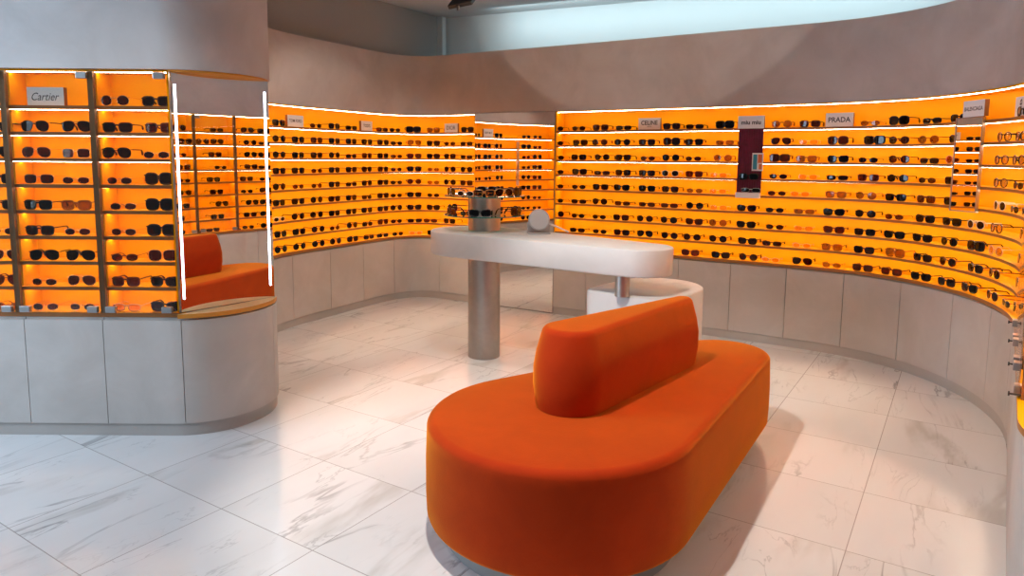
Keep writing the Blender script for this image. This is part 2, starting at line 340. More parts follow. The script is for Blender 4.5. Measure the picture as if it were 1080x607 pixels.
# ------------------------------------------------------------------ base cabinets: one unit between each pair of joints
def base_unit(P, a, b, label, group, proud=0.0):
    t = thing('base_cabinet', label, 'cabinet', (*P.at((a+b)/2)[0], 0), 0, group)
    mid = t.location
    def sw(name, o0, o1, z0, z1, mt):
        p, n = P.cut(a+.002, b-.002); m = MB(); m.sweep([(x-mid[0], y-mid[1]) for x, y in p], n, o0, o1, z0, z1); return m.build(name, mt, t, 35)
    sw('door', -proud, .018-proud, KICK+.003, LEDGE-.028, PANEL)
    sw('carcass', .0185-proud, .15, KICK+.003, LEDGE-.016, KICKM)
    return t
RS_ = [.0, .362, .826, 1.292, 1.759, 2.222, 2.669, 3.114, 3.578, 4.022, 4.45, 4.93, 5.41, 5.89, 6.3, 6.95]
for i in range(len(RS_)-1):
    if i < 9: lb = 'pale plaster cabinet door under the right shelves, %s to the right of the tall mirror' % ORD[i]
    elif i < 14: lb = 'pale plaster cabinet under the glass-fronted right cases, %s from the curved corner' % ORD[i-9]
    else: lb = 'rounded pale plaster cabinet end at the near right edge'
    base_unit(RPATH, RS_[i], RS_[i+1], lb, 'base cabinets along the right wall')
LS_ = [.0, .54, 1.044, 1.546, 2.028, 2.496, 3.036, LPATH.L]
for i in range(len(LS_)-1):
    base_unit(LPATH, LS_[i], LS_[i+1], 'pale plaster cabinet door under the left shelves, %s to the left of the tall mirror' % ORD[len(LS_)-2-i], 'base cabinets along the left wall')
CS_ = [.0, .555, 1.0, 1.435, 1.868, 2.476, 3.12]
for i in range(len(CS_)-1):
    lb = ('rounded pale grey cabinet end below the lit mirror' if i == 4 else 'back half of the rounded pale cabinet end, facing the left shelves' if i == 5 else
          'flat pale grey cabinet door under the glass case, %s left of the rounded end' % ORD[3-i])
    base_unit(CPATH, CS_[i], CS_[i+1], lb, 'base cabinets under the glass case')

# ------------------------------------------------------------------ shelving runs
def shelving(name, P, a, b, label, inset=0.0, o=0.0, cells=()):
    """back panel, end panels, nine boards with a light strip at the back of each, and a strip under the plaster"""
    t = thing(name, label, 'shelving', (*P.at((a+b)/2)[0], 0)); mid = t.location
    def cut(x, y): p, n = P.cut(x, y); return [(u-mid[0], v-mid[1]) for u, v in p], n
    p, n = cut(a, b)
    m = MB(); m.sweep(p, n, o+DEEP, o+DEEP+.02, LEDGE-.015, TOP-.001); m.build('back_panel', ORANGE, t, 35)
    for x in (a, b-.012):
        q, k = cut(x, x+.012); m = MB(); m.sweep(q, k, o+.004, o+DEEP, LEDGE-.01, TOP-.001); m.build('end_panel', ORANGE, t)
    q, k = cut(a+.012, b-.012)
    m = MB(); m.sweep(q, k, o+.002, o+DEEP, TOP-.010, TOP-.001, 0); m.build('top_panel', ORANGE, t, 35)
    m = MB(); m.sweep(q, k, o+.030, o+.040, TOP-.0135, TOP-.0102); m.build('light_strip', WARM, t, 35)
    for r in range(1, 10):
        z = LEV[r]; m = MB()
        if r == 9: m.sweep(p, n, o-.012, o+DEEP, z-.015, z+.010, 0, 1)
        else: m.sweep(q, k, o, o+DEEP, z-.009, z+.009, 0, 1)
        s = m.build('shelf', [ORANGE, EDGE], t, 35)
        if r < 9:
            m = MB(); m.sweep(q, k, o+.064, o+.074, z-.0112, z-.0092); m.build('light_strip', WARM, s, 35)
    return t
shelving('wall_shelving', RPATH, .0, RSHELF, 'long curved orange lit shelving sweeping round the right wall')
shelving('wall_shelving', LPATH, .0, LPATH.L, 'curved orange lit shelving on the left wall, left of the tall mirror')
case = shelving('display_case', CPATH, .0, 1.850, 'glass-fronted orange lit display case on the near left', o=.035)

# posts, doors and clamps of a glazed front
def glazing(P, parent, posts, o, w=.03):
    mid = parent.location
    for s in posts:
        if s == posts[-1] and P is CPATH: continue
        c, n = P.at(s, o+.010); u = (n[1], -n[0]); m = MB()
        m.obox((c[0]-mid[0], c[1]-mid[1]), u, n, w/2, .011, LEDGE+.0105, TOP-.011); m.build('post', BRONZE, parent)
        if 1:
            oo = .035 if P is CPATH else 0
            for r in range(1, 10):
                c, n = P.at(s, oo+.09); z1 = (TOP-.014 if r == 1 else LEV[r-1]-.0125); m = MB()
                m.obox((c[0]-mid[0], c[1]-mid[1]), u, n, .008, .068, LEV[r]+.0105, z1); m.build('divider', ORANGE, parent)
    for a, b in zip(posts, posts[1:]):
        p, n = P.cut(a+.004, b-.004); m = MB(); m.sweep([(x-mid[0], y-mid[1]) for x, y in p], n, o-.012, o-.006, LEDGE+.014, TOP-.014)
        d = m.build('glass_door', PANE, parent)
        for s in (a+.05, b-.05):
            for z in (LEDGE+.016, TOP-.052):
                if z > 1 and s == a+.05: continue
                c, k = P.at(s if z < 1 else b-.035, o-.012); u = (k[1], -k[0]); m = MB()
                m.obox((c[0]-mid[0], c[1]-mid[1]), u, k, .028, .012, z, z+.034); bevel(m.build('clamp', CLAMP, d), .003, 2)
CPX = lambda x: x+3.7      # the case front is straight: path length from its x
glazing(CPATH, case, [CPX(-3.22), CPX(-2.735), CPX(-2.262), CPX(-1.852)], .012)
rc = bpy.data.objects['wall_shelving']
glazing(RPATH, rc, [4.69, 5.17, 5.64, 6.11], .0)
for s in (4.69, 5.17, 5.64, 6.11):
    c, n = RPATH.at(s, 0); m = MB(); mid = rc.location
    a = Vector((c[0]-mid[0]+n[0]*.01, c[1]-mid[1]+n[1]*.01, LEDGE+.024)); b = a - Vector((n[0],n[1],0))*.045
    m.tube([a, b], .004, 8); m.tube([b, b-Vector((n[0],n[1],0))*.006], .009, 10); m.build('door_pin', DARKPIN, rc, 40)
# gap under the ledges
for P, b, nm in ((RPATH, 6.95, 1), (LPATH, LPATH.L, 2)): pass

# ------------------------------------------------------------------ mirrors
def obox_thing(mb, c, u, n, hx, hy, z0, z1, mi=0): mb.obox(c, u, n, hx, hy, z0, z1, mi)
# floor-length mirror between the two shelving runs
c, n = MPATH.at(MPATH.L/2, .0); u = (n[1], -n[0])
t = thing('wall_mirror', 'tall frameless floor-length mirror between the two orange shelving runs', 'mirror', (*c, 0))
m = MB(); m.obox((0,0), u, n, MPATH.L/2-.004, .002, .012, TOP-.002); m.build('glass', MIRROR, t)
m = MB(); m.obox((n[0]*.013, n[1]*.013), u, n, MPATH.L/2-.001, .0105, .0, TOP); m.build('backing', MEDGE, t)
# lit mirror set across the rounded end of the left cabinet
A = (-1.838, 3.800); B = (-1.479, 4.275); l = math.hypot(B[0]-A[0], B[1]-A[1]); u = ((B[0]-A[0])/l, (B[1]-A[1])/l); n = (-u[1], u[0]); c = ((A[0]+B[0])/2, (A[1]+B[1])/2)
t = thing('lit_mirror', 'tall mirror with two white light strips across the rounded cabinet end', 'mirror', (*c, 0))
m = MB(); m.obox((0,0), u, n, l/2-.002, .002, LEDGE+.0105, TOP-.0105); m.build('glass', MIRROR, t)
m = MB(); m.obox((n[0]*.012, n[1]*.012), u, n, l/2, .0095, LEDGE+.0105, TOP-.0105); m.build('backing', MEDGE, t)
for x in (-l/2+.020, l/2-.028):
    m = MB(); m.obox((u[0]*x-n[0]*.004, u[1]*x-n[1]*.004), u, n, .0046, .002, LEDGE+.085, TOP-.075); m.build('light_strip', COOL, t)
LEDGEM = mat('pale amber ledge', (.80,.50,.22), .35); RIMW = mat('amber ledge rim', (.62,.24,.025), .4)
def segment(z0, z1, name, mt, grow):
    pts = []
    for i in range(25):
        a = PI/2*i/24; pts.append((-1.9+(.43+grow)*math.sin(a), 4.205-(.43+grow)*math.cos(a)))
    pts = [(-1.9, 3.775-grow)] + pts[1:] + [(-1.475+grow, 4.262), (-1.848, 3.792)] if False else [(-1.842, 3.775-grow)] + [q for q in pts[1:] if q[0] > -1.842] + [(-1.478+grow*.8, 4.279)]
    m = MB(); k = len(pts); m.add([(x-c[0], y-c[1], z) for z in (z0, z1) for x, y in pts],
        [tuple(reversed(range(k))), tuple(range(k, 2*k))]+[(i, (i+1)%k, k+(i+1)%k, k+i) for i in range(k)]); m.m = [1, 0]+[1]*k; return m.build(name, [mt, RIMW], t)
segment(LEDGE-.015, LEDGE+.010, 'ledge', LEDGEM, .012); segment(TOP-.010, TOP-.001, 'top_panel', LEDGEM, -.004)
# narrow mirrors on the shelf fronts
def narrow_mirror(P, a, b, z0, z1, label):
    (p0, _), (p1, _) = P.at(a, -.062), P.at(b, -.014); l = math.hypot(p1[0]-p0[0], p1[1]-p0[1]); u = ((p1[0]-p0[0])/l, (p1[1]-p0[1])/l); n = (-u[1], u[0]); c = ((p0[0]+p1[0])/2, (p0[1]+p1[1])/2)
    t = thing('panel_mirror', label, 'mirror', (*c, z0))
    m = MB(); m.obox((0,0), u, n, l/2-.008, .002, .008, z1-z0-.006); m.build('glass', MIRROR, t)
    m = MB(); m.obox((n[0]*.010, n[1]*.010), u, n, l/2-.004, .0075, .0, z1-z0)
    for x in (-l/2+.004, l/2-.004): m.obox((u[0]*x+n[0]*.006, u[1]*x+n[1]*.006), u, n, .004, .011, 0, z1-z0)
    m.build('frame', CLAMP, t); return t
narrow_mirror(RPATH, 3.56, 3.765, LEV[5]-.02, LEV[1]+.03, 'narrow upright mirror strip on the curved right shelves under a grey sign')
c, n = LPATH.at(.655, -.026); u = (n[1], -n[0]); m = MB(); m.obox((0,0), u, n, .005, .025, 0, .60)
tag(m.build('end_fin', CLAMP), 'slim grey upright fin standing out at the left end of the left shelves', 'fin').location = (*c, LEV[6]+.07)

# ------------------------------------------------------------------ sofa
def profile(c1, r1, c2, r2, prof, n=40):
    return [[(x, y, z) for x, y in capsule(c1, r1, c2, r2, g, n)] for z, g in prof]
SO = (.215, 2.855); rel = lambda p: (p[0]-SO[0], p[1]-SO[1])
t = thing('sofa', 'orange velvet teardrop sofa with a central backrest on the marble floor', 'sofa', (*SO, 0))
s1, s2 = (.569, .255)
C1, C2 = (0,0), rel((1.207,3.867))
m = MB(); m.rings(profile(C1, s1-.075, C2, s2-.075, [(0,0),(.10,0)])); m.build('plinth', PLINTHM, t, 40)
pr = [(.088,-.05),(.09,-.02),(.098,-.006),(.112,0),(.2,.004),(.33,.004),(.44,.0)]
for k in range(1, 7): a = PI/2*k/6; pr.append((.462+.038*math.sin(a), -.040*(1-math.cos(a))))
pr += [(.5015,-.10),(.502,-.2)]
m = MB(); m.rings(profile(C1, s1, C2, s2, pr)); m.build('seat', VELVET, t, 50)
b1, b2 = rel((.262,2.95)), rel((.90,3.60))
pr = [(.49,-.006),(.503,-.006),(.52,.0),(.60,.010),(.68,.010),(.75,-.002),(.80,-.016)]
for k in range(1, 7): a = PI/2*k/6; pr.append((.824+.034*math.sin(a), -.024-.030*(1-math.cos(a))))
pr += [(.8585,-.064)]
m = MB(); m.rings(profile(b1, .155, b2, .078, pr)); m.build('backrest', VELVET, t, 50)

# ------------------------------------------------------------------ counter table and low block
TT = 1.0125; TC1, TR1, TC2, TR2 = (-.30,5.43), .335, (.84,4.48), .205; AX = (-.218,5.433)
t = thing('counter_table', 'white rounded counter table on one thick steel column', 'table', (*AX, 0)); rel = lambda p: (p[0]-AX[0], p[1]-AX[1])
m = MB(); pr = [(TT-.178,-.012),(TT-.174,-.004),(TT-.166,0),(TT-.010,0),(TT-.003,-.003),(TT,-.010)]
m.rings(profile(rel(TC1), TR1, rel(TC2), TR2, pr)); m.build('tabletop', WHITE, t, 40)
m = MB(); m.lathe((0,0), [(.127,0),(.127,TT-.177)]); m.build('column', STEEL, t, 40)
m = MB(); p = rel((.71,4.40)); m.lathe(p, [(.047,.7),(.047,TT-.177)], 32); m.build('post', STEEL, t, 40)
# low block under the far end
E_, N_ = (.766,-.643), (.643,.766)
def en(e, n): return (E_[0]*e+N_[0]*n, E_[1]*e+N_[1]*n)
def block_outline(g):
    out = []
    def arc(ce, cn, r, a0, a1, k):
        for i in range(k+1):
            a = a0+(a1-a0)*i/k; out.append(en(ce+(r+g)*math.cos(a), cn+(r+g)*math.sin(a)))
    arc(-2.52, 3.93, .085, -PI, -PI/2, 8); arc(-2.08, 3.93, .085, -PI/2, 0, 8); arc(-2.30, 4.335, .305, 0, PI, 32); return out
c0 = en(-2.30, 4.23)
t = thing('plinth_block', 'low white rounded block carrying the short steel post of the counter', 'block', (*c0, 0))
m = MB(); m.rings([[(x-c0[0], y-c0[1], z) for x, y in block_outline(g)] for z, g in ((.0,-.02),(.05,-.02))]); m.build('base', KICKM, t, 40)
m = MB(); m.rings([[(x-c0[0], y-c0[1], z) for x, y in block_outline(g)] for z, g in ((.05,0),(.686,0),(.694,-.003),(.70,-.012))]); m.build('body', WHITE, t, 40)

# display stand with two glass discs
t = thing('display_stand', 'round two-tier steel stand with glass discs on the white counter', 'display stand', (*AX, TT))
D1, D2 = 1.132-TT, 1.281-TT
m = MB(); m.lathe((0,0), [(.127,0),(.127,D1-.0045)]); m.build('column', STEEL, t, 40)
m = MB(); m.lathe((0,0), [(.127,D1+.0045),(.127,D2-.0045)]); m.build('column', STEEL, t, 40)
for z in (D1, D2):
    m = MB(); m.lathe((0,0), [(.308,z-.004),(.308,z+.004)], 64); d = m.build('glass_disc', DISC, t, 40)
    m = MB(); m.tube([(.310*math.cos(2*PI*k/64), .310*math.sin(2*PI*k/64), z) for k in range(64)], .0042, 6, True); m.build('rim', DISCRIM, d, 60)

# small round table mirror
c = (.20, 5.18)
t = thing('table_mirror', 'small round grey table mirror leaning on its stand on the counter', 'mirror', (*c, TT), math.radians(4))
m = MB(); m.box((-.085,-.035,0), (.085,.055,.010)); m.box((-.085,.010,.010), (.085,.022,.085)); bevel(m.build('base', GREYL, t), .004, 2)
M = Matrix.Translation((0,-.012,.105)) @ Matrix.Rotation(math.radians(78), 4, 'X')
m = MB(); m.lathe((0,0), [(.076,-.007),(.080,-.004),(.080,.004),(.077,.007)], 48); m.v = [tuple(M @ Vector(p)) for p in m.v]; m.build('disc', GREYL, t, 40)
m = MB(); m.lathe((0,0), [(.070,.0072),(.070,.0082)], 48); m.v = [tuple(M @ Vector(p)) for p in m.v]; m.build('mirror_face', mat('frosted mirror face', (.60,.57,.56), .35, .35), t, 40)
m = MB(); m.tube([(.080,.005,.075), (.150,.030,.045), (.232,.05,.008)], [.007,.0065,.006], 8); m.build('strut', PAPER, t, 40)

# ------------------------------------------------------------------ ceiling spotlight at the top edge
t = thing('ceiling_spotlight', 'black track spotlight hanging from the ceiling', 'spotlight', (-.43,6.05,CEIL))
m = MB(); m.box((-.05,-.25,-.03), (.05,.25,0)); m.build('track', BLACK, t)
m = MB(); m.tube([(0,0,-.03),(0,0,-.22)], .012, 10); m.build('stem', BLACK, t, 40)
m = MB(); q = [(-.125,-.375),(.075,-.335),(.165,-.215),(-.005,-.215)]
m.add([(x, y, z) for y in (-.07, .07) for x, z in q], [(0,1,2,3),(7,6,5,4)]+[((k+1)%4, k, 4+k, 4+(k+1)%4) for k in range(4)]); bevel(m.build('head', BLACK, t), .006, 2)
m = MB(); m.tube([(-.04,0,-.345),(-.04,0,-.395)], .012, 8); m.build('adjuster', CLAMP, t, 40)

# ------------------------------------------------------------------ signs
def lettering(txt, w, h, parent, loc, rotz=0.0, shear=0.0, roll=0.0, bold=0.0, sx=None):
    cu = bpy.data.curves.new('lettering', 'FONT'); cu.body = txt; cu.align_x = 'CENTER'; cu.align_y = 'CENTER'; cu.shear = shear; cu.offset = bold; cu.extrude = .0
    cu.resolution_u = 3
    tmp = bpy.data.objects.new('lettering', cu); COL.objects.link(tmp); dg = bpy.context.evaluated_depsgraph_get()
    me = bpy.data.meshes.new_from_object(tmp.evaluated_get(dg)); bpy.data.objects.remove(tmp)
    xs = [v.co.x for v in me.vertices]; ys = [v.co.y for v in me.vertices]
    cx, cy = (max(xs)+min(xs))/2, (max(ys)+min(ys))/2; kx = w/(max(xs)-min(xs)); ky = h/(max(ys)-min(ys))
    for v in me.vertices:
        a, b = (v.co.x-cx)*kx, (v.co.y-cy)*ky
        a, b = a*math.cos(roll)-b*math.sin(roll), a*math.sin(roll)+b*math.cos(roll)
        v.co = Vector((a, -.0006, b))
    me.materials.clear(); me.materials.append(INK); o = link('lettering', me, parent); o.location = loc; return o
def sign(P, s, z, w, h, label, texts, off=.03, deep=.03, yaw=0.0):
    c, n = P.at(s, off); rz = math.atan2(-n[0], n[1]) + yaw
    t = thing('sign', label, 'sign', (*c, z), rz)
    m = MB(); m.box((-w/2,0,0), (w/2,deep,h)); m.m = [1]*6; m.m[2] = 0; m.build('panel', [SIGNF, SIGNS], t)
    for a in texts: lettering(a[0], a[1], a[2], t, (a[3], 0, a[4]), **(a[5] if len(a) > 5 else {}))
    return t
z1 = LEV[1]+.010
sign(LPATH, 1.169, z1, .205, .104, 'small grey block sign on the left wall, first from the left end', [('TOM FORD', .160, .028, 0, .055, dict(bold=.015))])
sign(LPATH, 2.150, z1, .170, .098, 'small grey block sign on the left wall, in the middle of the top shelf', [("TOD'S", .105, .034, 0, .052, dict(bold=.02))])
sign(LPATH, 3.180, z1, .175, .096, 'small grey block sign on the left wall, nearest the tall mirror', [('DIOR', .115, .042, 0, .050)])
sign(RPATH, .960, z1, .212, .105, 'pale block sign with blue-black capitals, first right of the tall mirror', [('CELINE', .160, .040, 0, .062, dict(bold=.02)), ('PARIS', .04, .012, 0, .028)])
sign(RPATH, 1.885, LEV[1]+.004, .215, .105, 'grey block sign above the maroon panel on the right wall', [('miu miu', .160, .034, 0, .050, dict(bold=.03))], off=-.03)
sign(RPATH, 2.555, z1, .205, .108, 'grey block sign with serif capitals right of the maroon panel', [('PRADA', .165, .040, 0, .055, dict(bold=.015))])
sign(RPATH, 3.700, z1+.022, .215, .105, 'grey block sign above the narrow mirror strip', [('BALENCIAGA', .185, .026, 0, .052, dict(bold=.02))], off=-.045)
sign(RPATH, 4.105, z1, .16, .118, 'pale block sign at the far right end of the top shelf', [('BB', .075, .030, .0, .066, dict(roll=PI/2, bold=.02)), ('BOSS', .07, .010, 0, .016)])
sign(CPATH, CPX(-2.54), z1, .20, .098, 'pale block sign with cursive lettering on the top shelf of the glass case', [('Cartier', .150, .042, 0, .048, dict(shear=.35))], off=.065)

# ------------------------------------------------------------------ maroon panel on the right shelves
c, n = RPATH.at(1.885, -.004); rz = math.atan2(-n[0], n[1])
t = thing('velvet_panel', 'tall maroon velvet display panel hung on the right shelves', 'display panel', (*c, LEV[5]-.012), rz)
H = LEV[1]-LEV[5]+.014
m = MB()
for i in range(10): m.box((-.100+.02*i+.001,-.014,.045), (-.100+.02*i+.019,.0,H))
m.box((-.100,-.008,.045), (.100,.002,H)); m.build('velvet_back', MAROON, t)
m = MB(); m.box((-.100,-.050,0), (.100,.002,.044)); bevel(m.build('foot', SIGNF, t), .003, 2)
m = MB(); m.box((-.098,-.050,LEV[4]-LEV[5]+.004), (.098,-.012,LEV[4]-LEV[5]+.010)); m.build('ledge', MAROON, t)
PAN = (c, rz, LEV[5]-.012)
k = thing('picture_card', 'small teal and orange picture card on the maroon panel', 'card', (c[0]+math.cos(rz)*.066, c[1]+math.sin(rz)*.066, LEV[4]+.075), rz)
m = MB(); m.box((-.045,-.019,0), (.045,-.0142,.150)); m.build('card', PAPER, k)
m = MB(); m.box((-.037,-.0205,.012), (-.004,-.019,.138)); m.build('print', TEAL, k)
m = MB(); m.box((.002,-.0205,.066), (.037,-.019,.138)); m.box((.012,-.0205,.012), (.037,-.019,.058)); m.build('print', ORANGEP, k)
# ------------------------------------------------------------------ sunglasses
def frame_mat(n, c, r=.25, me=0.0): return mat('frame '+n, c, r, me, spec=.5)
FR = {'K':frame_mat('black', (.012,.010,.010)), 'D':frame_mat('dark brown', (.045,.014,.006)), 'B':frame_mat('brown', (.12,.035,.010)), 'R':frame_mat('red brown', (.13,.028,.008)),
      'O':frame_mat('amber', (.32,.11,.012)), 'C':frame_mat('clear', (.75,.50,.24)), 'W':frame_mat('cream', (.80,.68,.50)), 'E':frame_mat('black optical', (.02,.013,.010)),
      'G':frame_mat('gold', (.80,.52,.22), .25, 1.0), 'P':frame_mat('pink', (.78,.36,.22)), 'T':frame_mat('tortoise', (.10,.035,.010)), 'S':frame_mat('silver', (.7,.68,.66), .2, 1.0), 'V':frame_mat('wine', (.10,.012,.02))}
LN = {k: glass('lens '+k, c, .03, .05) for k, c in {'K':(.05,.03,.02),'D':(.10,.045,.02),'B':(.20,.12,.04),'R':(.27,.12,.03),'O':(.54,.42,.12),'C':(.88,.74,.55),'W':(.08,.04,.025),
      'E':(.93,.90,.86),'G':(.20,.09,.035),'P':(.75,.38,.24),'T':(.14,.06,.022),'S':(.20,.18,.17),'V':(.10,.012,.03)}.items()}
TONE = {'K':'black','D':'dark brown','B':'mid brown','R':'reddish brown','O':'amber','C':'clear framed','W':'cream framed','E':'clear-lensed black','G':'gold rimmed','P':'pink','T':'tortoiseshell','S':'silver rimmed','V':'wine coloured'}
SHAPE = {'r':'round','s':'square','e':'slim','a':'aviator','c':'cat-eye','o':'small oval','b':'oversized','h':'shield','m':'rimless'}
GS = 1.13
DIM = {'r':(.055,.048,2.1,.0032),'s':(.059,.044,3.6,.0040),'e':(.059,.032,3.2,.0036),'a':(.060,.051,2.4,.0018),'c':(.060,.045,2.8,.0042),'o':(.051,.033,2.2,.0026),'b':(.065,.056,2.8,.0044),'h':(.069,.055,3.4,.0044),'m':(.053,.034,2.5,.0009)}
def lens_outline(st, side, n=20):
    w, h, e, th = DIM[st]; cx = (.066 - w*.46)*side if st != 'h' else .036*side; out = []
    if st in 'om': cx = .036*side
    for i in range(n):
        t = 2*PI*i/n; c, s = math.cos(t), math.sin(t)
        x = w/2*math.copysign(abs(c)**(2/e), c); z = h/2*math.copysign(abs(s)**(2/e), s)
        if st == 'a': x *= 1+.14*z/(h/2); x += side*.004*(-z/(h/2))
        if st == 'c' and z > 0: z *= 1+.22*max(0, side*x/(w/2)); x *= 1.05
        if st == 's': x *= 1+.05*z/(h/2)
        out.append((cx+x, z+h/2+.003))
    return out
wrap = lambda x: x*x*1.3
CACHE = {}
def glasses_meshes(st, co, folded):
    k = (st, co, folded)
    if k in CACHE: return CACHE[k]
    w, h, e, th = DIM[st]; r = {}
    if co in 'GS': th = min(th, .0018)
    f = MB()
    for sd in (-1, 1): f.tube([(x, wrap(x), z) for x, z in lens_outline(st, sd)], th*.75, 6, True)
    bz = h*.66+.003; inn = .066-w*.46-w/2 if st not in 'omh' else .036-w/2; inn = max(inn, .003)
    f.tube([(-inn-.001, .001, bz), (-inn*.4, -.001, bz+.004), (inn*.4, -.001, bz+.004), (inn+.001, .001, bz)], max(th*1.05, .0016), 6)
    if st == 'a': f.tube([(-inn-.008, .001, h*.98), (inn+.008, .001, h*.98)], .0010, 6)
    xo = max(abs(x) for x, z in lens_outline(st, 1)); hz = h*.80+.003
    for sd in (-1, 1): f.tube([(sd*(xo-.003), wrap(xo-.003), hz), (sd*(xo+.004), wrap(xo)+.001, hz), (sd*(xo+.005), wrap(xo)+.008, hz)], max(th*.8, .0013), 6)
    r['frame'] = f.mesh('frame', FR[co], 50)
    for nm, sd in (('l', -1), ('r', 1)):
        L = MB(); o = lens_outline(st, sd); n = len(o); c = (sum(p[0] for p in o)/n, sum(p[1] for p in o)/n)
        L.add([(x, wrap(x)-.0006, z) for x, z in o]+[(x, wrap(x)+.0006, z) for x, z in o]+[(c[0], wrap(c[0])-.0016, c[1]), (c[0], wrap(c[0])+.0003, c[1])],
              [(i, (i+1) % n, 2*n) for i in range(n)]+[(n+(i+1) % n, n+i, 2*n+1) for i in range(n)]+[((i+1) % n, i, n+i, n+(i+1) % n) for i in range(n)])
        r['lens'+nm] = L.mesh('lens', LN[co], 60)
        T = MB(); y0 = wrap(xo)+.008; thick = .0042 if co not in 'GSC' and st not in 'mo' else .0018
        if folded: T.tube([(sd*(xo+.004), y0, hz), (sd*(xo-.01), y0+.005+.004*(sd+1), hz), (-sd*(xo-.025), y0+.006+.004*(sd+1), hz-.004), (-sd*(xo-.010), y0+.006+.004*(sd+1), .006)], thick, 6)
        else: T.tube([(sd*(xo+.005), y0, hz), (sd*(xo+.004), y0+.045, hz), (sd*(xo+.001), y0+.088, hz-.001), (sd*(xo-.003), y0+.104, hz*.62), (sd*(xo-.005), y0+.116, .004)], [thick, thick, thick*.9, thick*1.35, thick*1.35], 6, flat=.8)
        r['temple'+nm] = T.mesh('temple', FR[co], 50)
    CACHE[k] = r; return r
NGL = [0]
def sunglasses(code, loc, rz, label, group, folded=False):
    st, co = code; g = glasses_meshes(st, co, folded); NGL[0] += 1
    t = thing('eyeglasses' if co == 'E' else 'sunglasses', label, 'eyeglasses' if co == 'E' else 'sunglasses', loc, rz, group)
    t.scale = (GS, GS, GS)
    for k, n in (('frame','frame'),('lensl','lens'),('lensr','lens'),('templel','temple'),('templer','temple')): link(n, g[k], t)
    return t
def describe(code): return '%s %s %s' % (TONE[code[1]], SHAPE[code[0]], 'eyeglasses' if code[1] == 'E' else 'sunglasses')
def on_path(P, s, off, z, code, label, group):
    c, n = P.at(s, off); return sunglasses(code, (c[0], c[1], z), math.atan2(-n[0], n[1]) + random.uniform(-.07, .07), label, group)
for r, row in RIGHT.items():
    for i, (s, code) in enumerate(row):
        if s < 2.0: w = '%s from the tall mirror' % ORD[i]
        else: w = '%s from the right end' % ORD[len(row)-1-i]
        on_path(RPATH, s, .025, LEV[r]+.0092+(.001 if r == 9 else 0), code, "%s %s on the right wall's %s shelf" % (describe(code), w, ROW[r]), "sunglasses on the right wall's %s shelf" % ROW[r])
for r, row in LEFT.items():
    for i, (s, code) in enumerate(row):
        on_path(LPATH, s, .025, LEV[r]+.0092+(.001 if r == 9 else 0), code, "%s %s from the left end of the left wall's %s shelf" % (describe(code), ORD[i], ROW[r]), "sunglasses on the left wall's %s shelf" % ROW[r])
for r in range(1, 10):   # the stretch behind the glass case, which the tall mirror shows
    for s, w in ((.28, "by the mirror's edge"), (.47, 'beside the slim fin')):
        code = random.choice('sreco') + random.choice('KDB')
        on_path(LPATH, s, .025, LEV[r]+.0092+(.001 if r == 9 else 0), code, "%s on the left wall's %s shelf reflected %s" % (describe(code), ROW[r], w), "sunglasses on the left wall's %s shelf" % ROW[r])
for cell, rows in CABINET.items():
    for r, row in rows.items():
        for i, (x, code) in enumerate(row):
            if cell == 'c0': w = "at the picture's left edge"
            else: w = ('left' if i == 0 else 'right') + (' in the middle cell' if cell == 'c1' else ' in the mirror-side cell')
            sunglasses(code, (x, 3.775+.06, LEV[r]+.0092+(.001 if r == 9 else 0)), random.uniform(-.08, .08),
                       '%s %s, %s shelf of the glass case' % (describe(code), w, ROW[r]), 'sunglasses in the glass case')
# on the two glass discs: position round the stand (0 = towards the camera, turning right), shape, how to tell it
for z, items in ((TT+D1, [(-4,.285,'cK','black cat-eye sunglasses standing alone before the steel column'), (-62,.285,'sV','wine coloured square sunglasses at left on the lower glass disc'),
                          (-112,.285,'bD','dark brown oversized sunglasses at back left on the lower glass disc'), (62,.285,'bD','dark brown oversized sunglasses at right on the lower glass disc'), (112,.285,'sK','black square sunglasses at back right on the lower glass disc')]),
                 (TT+D2, [(-95,.275,'rT','tortoiseshell round sunglasses leftmost on the upper glass disc'), (-62,.285,'aS','silver rimmed aviator sunglasses left of middle on the upper glass disc'), (-28,.285,'oW','cream framed oval sunglasses on the upper disc beside the amber pair'),
                          (2,.29,'sO','amber square sunglasses at front of the upper glass disc'), (34,.285,'aG','gold rimmed aviator sunglasses right of the amber pair on the upper disc'), (68,.285,'bT','tortoiseshell oversized sunglasses rightmost on the upper glass disc'),
                          (125,.285,'sR','reddish brown square sunglasses at back right on the upper disc'), (178,.285,'sK','black square sunglasses at the back of the upper glass disc')])):
    for a, rad, code, lb in items:
        a = math.radians(a); sunglasses(code, (AX[0]+rad*math.sin(a), AX[1]-rad*math.cos(a), z+.0042), a, lb, 'sunglasses on the two-tier stand', folded=(z > 2.0))
for dz, code, dx, lb in ((LEV[4]-LEV[5]+.0102, 'sK', .0, 'black square sunglasses on the ledge of the maroon panel'), (.0442, 'eS', .025, 'silver rimmed slim sunglasses on the foot of the maroon panel')):
    c, rz, z0 = PAN; sunglasses(code, (c[0]+math.cos(rz)*dx+math.sin(rz)*.040, c[1]+math.sin(rz)*dx-math.cos(rz)*.040, z0+dz), rz, lb, 'sunglasses on the maroon panel', folded=True)
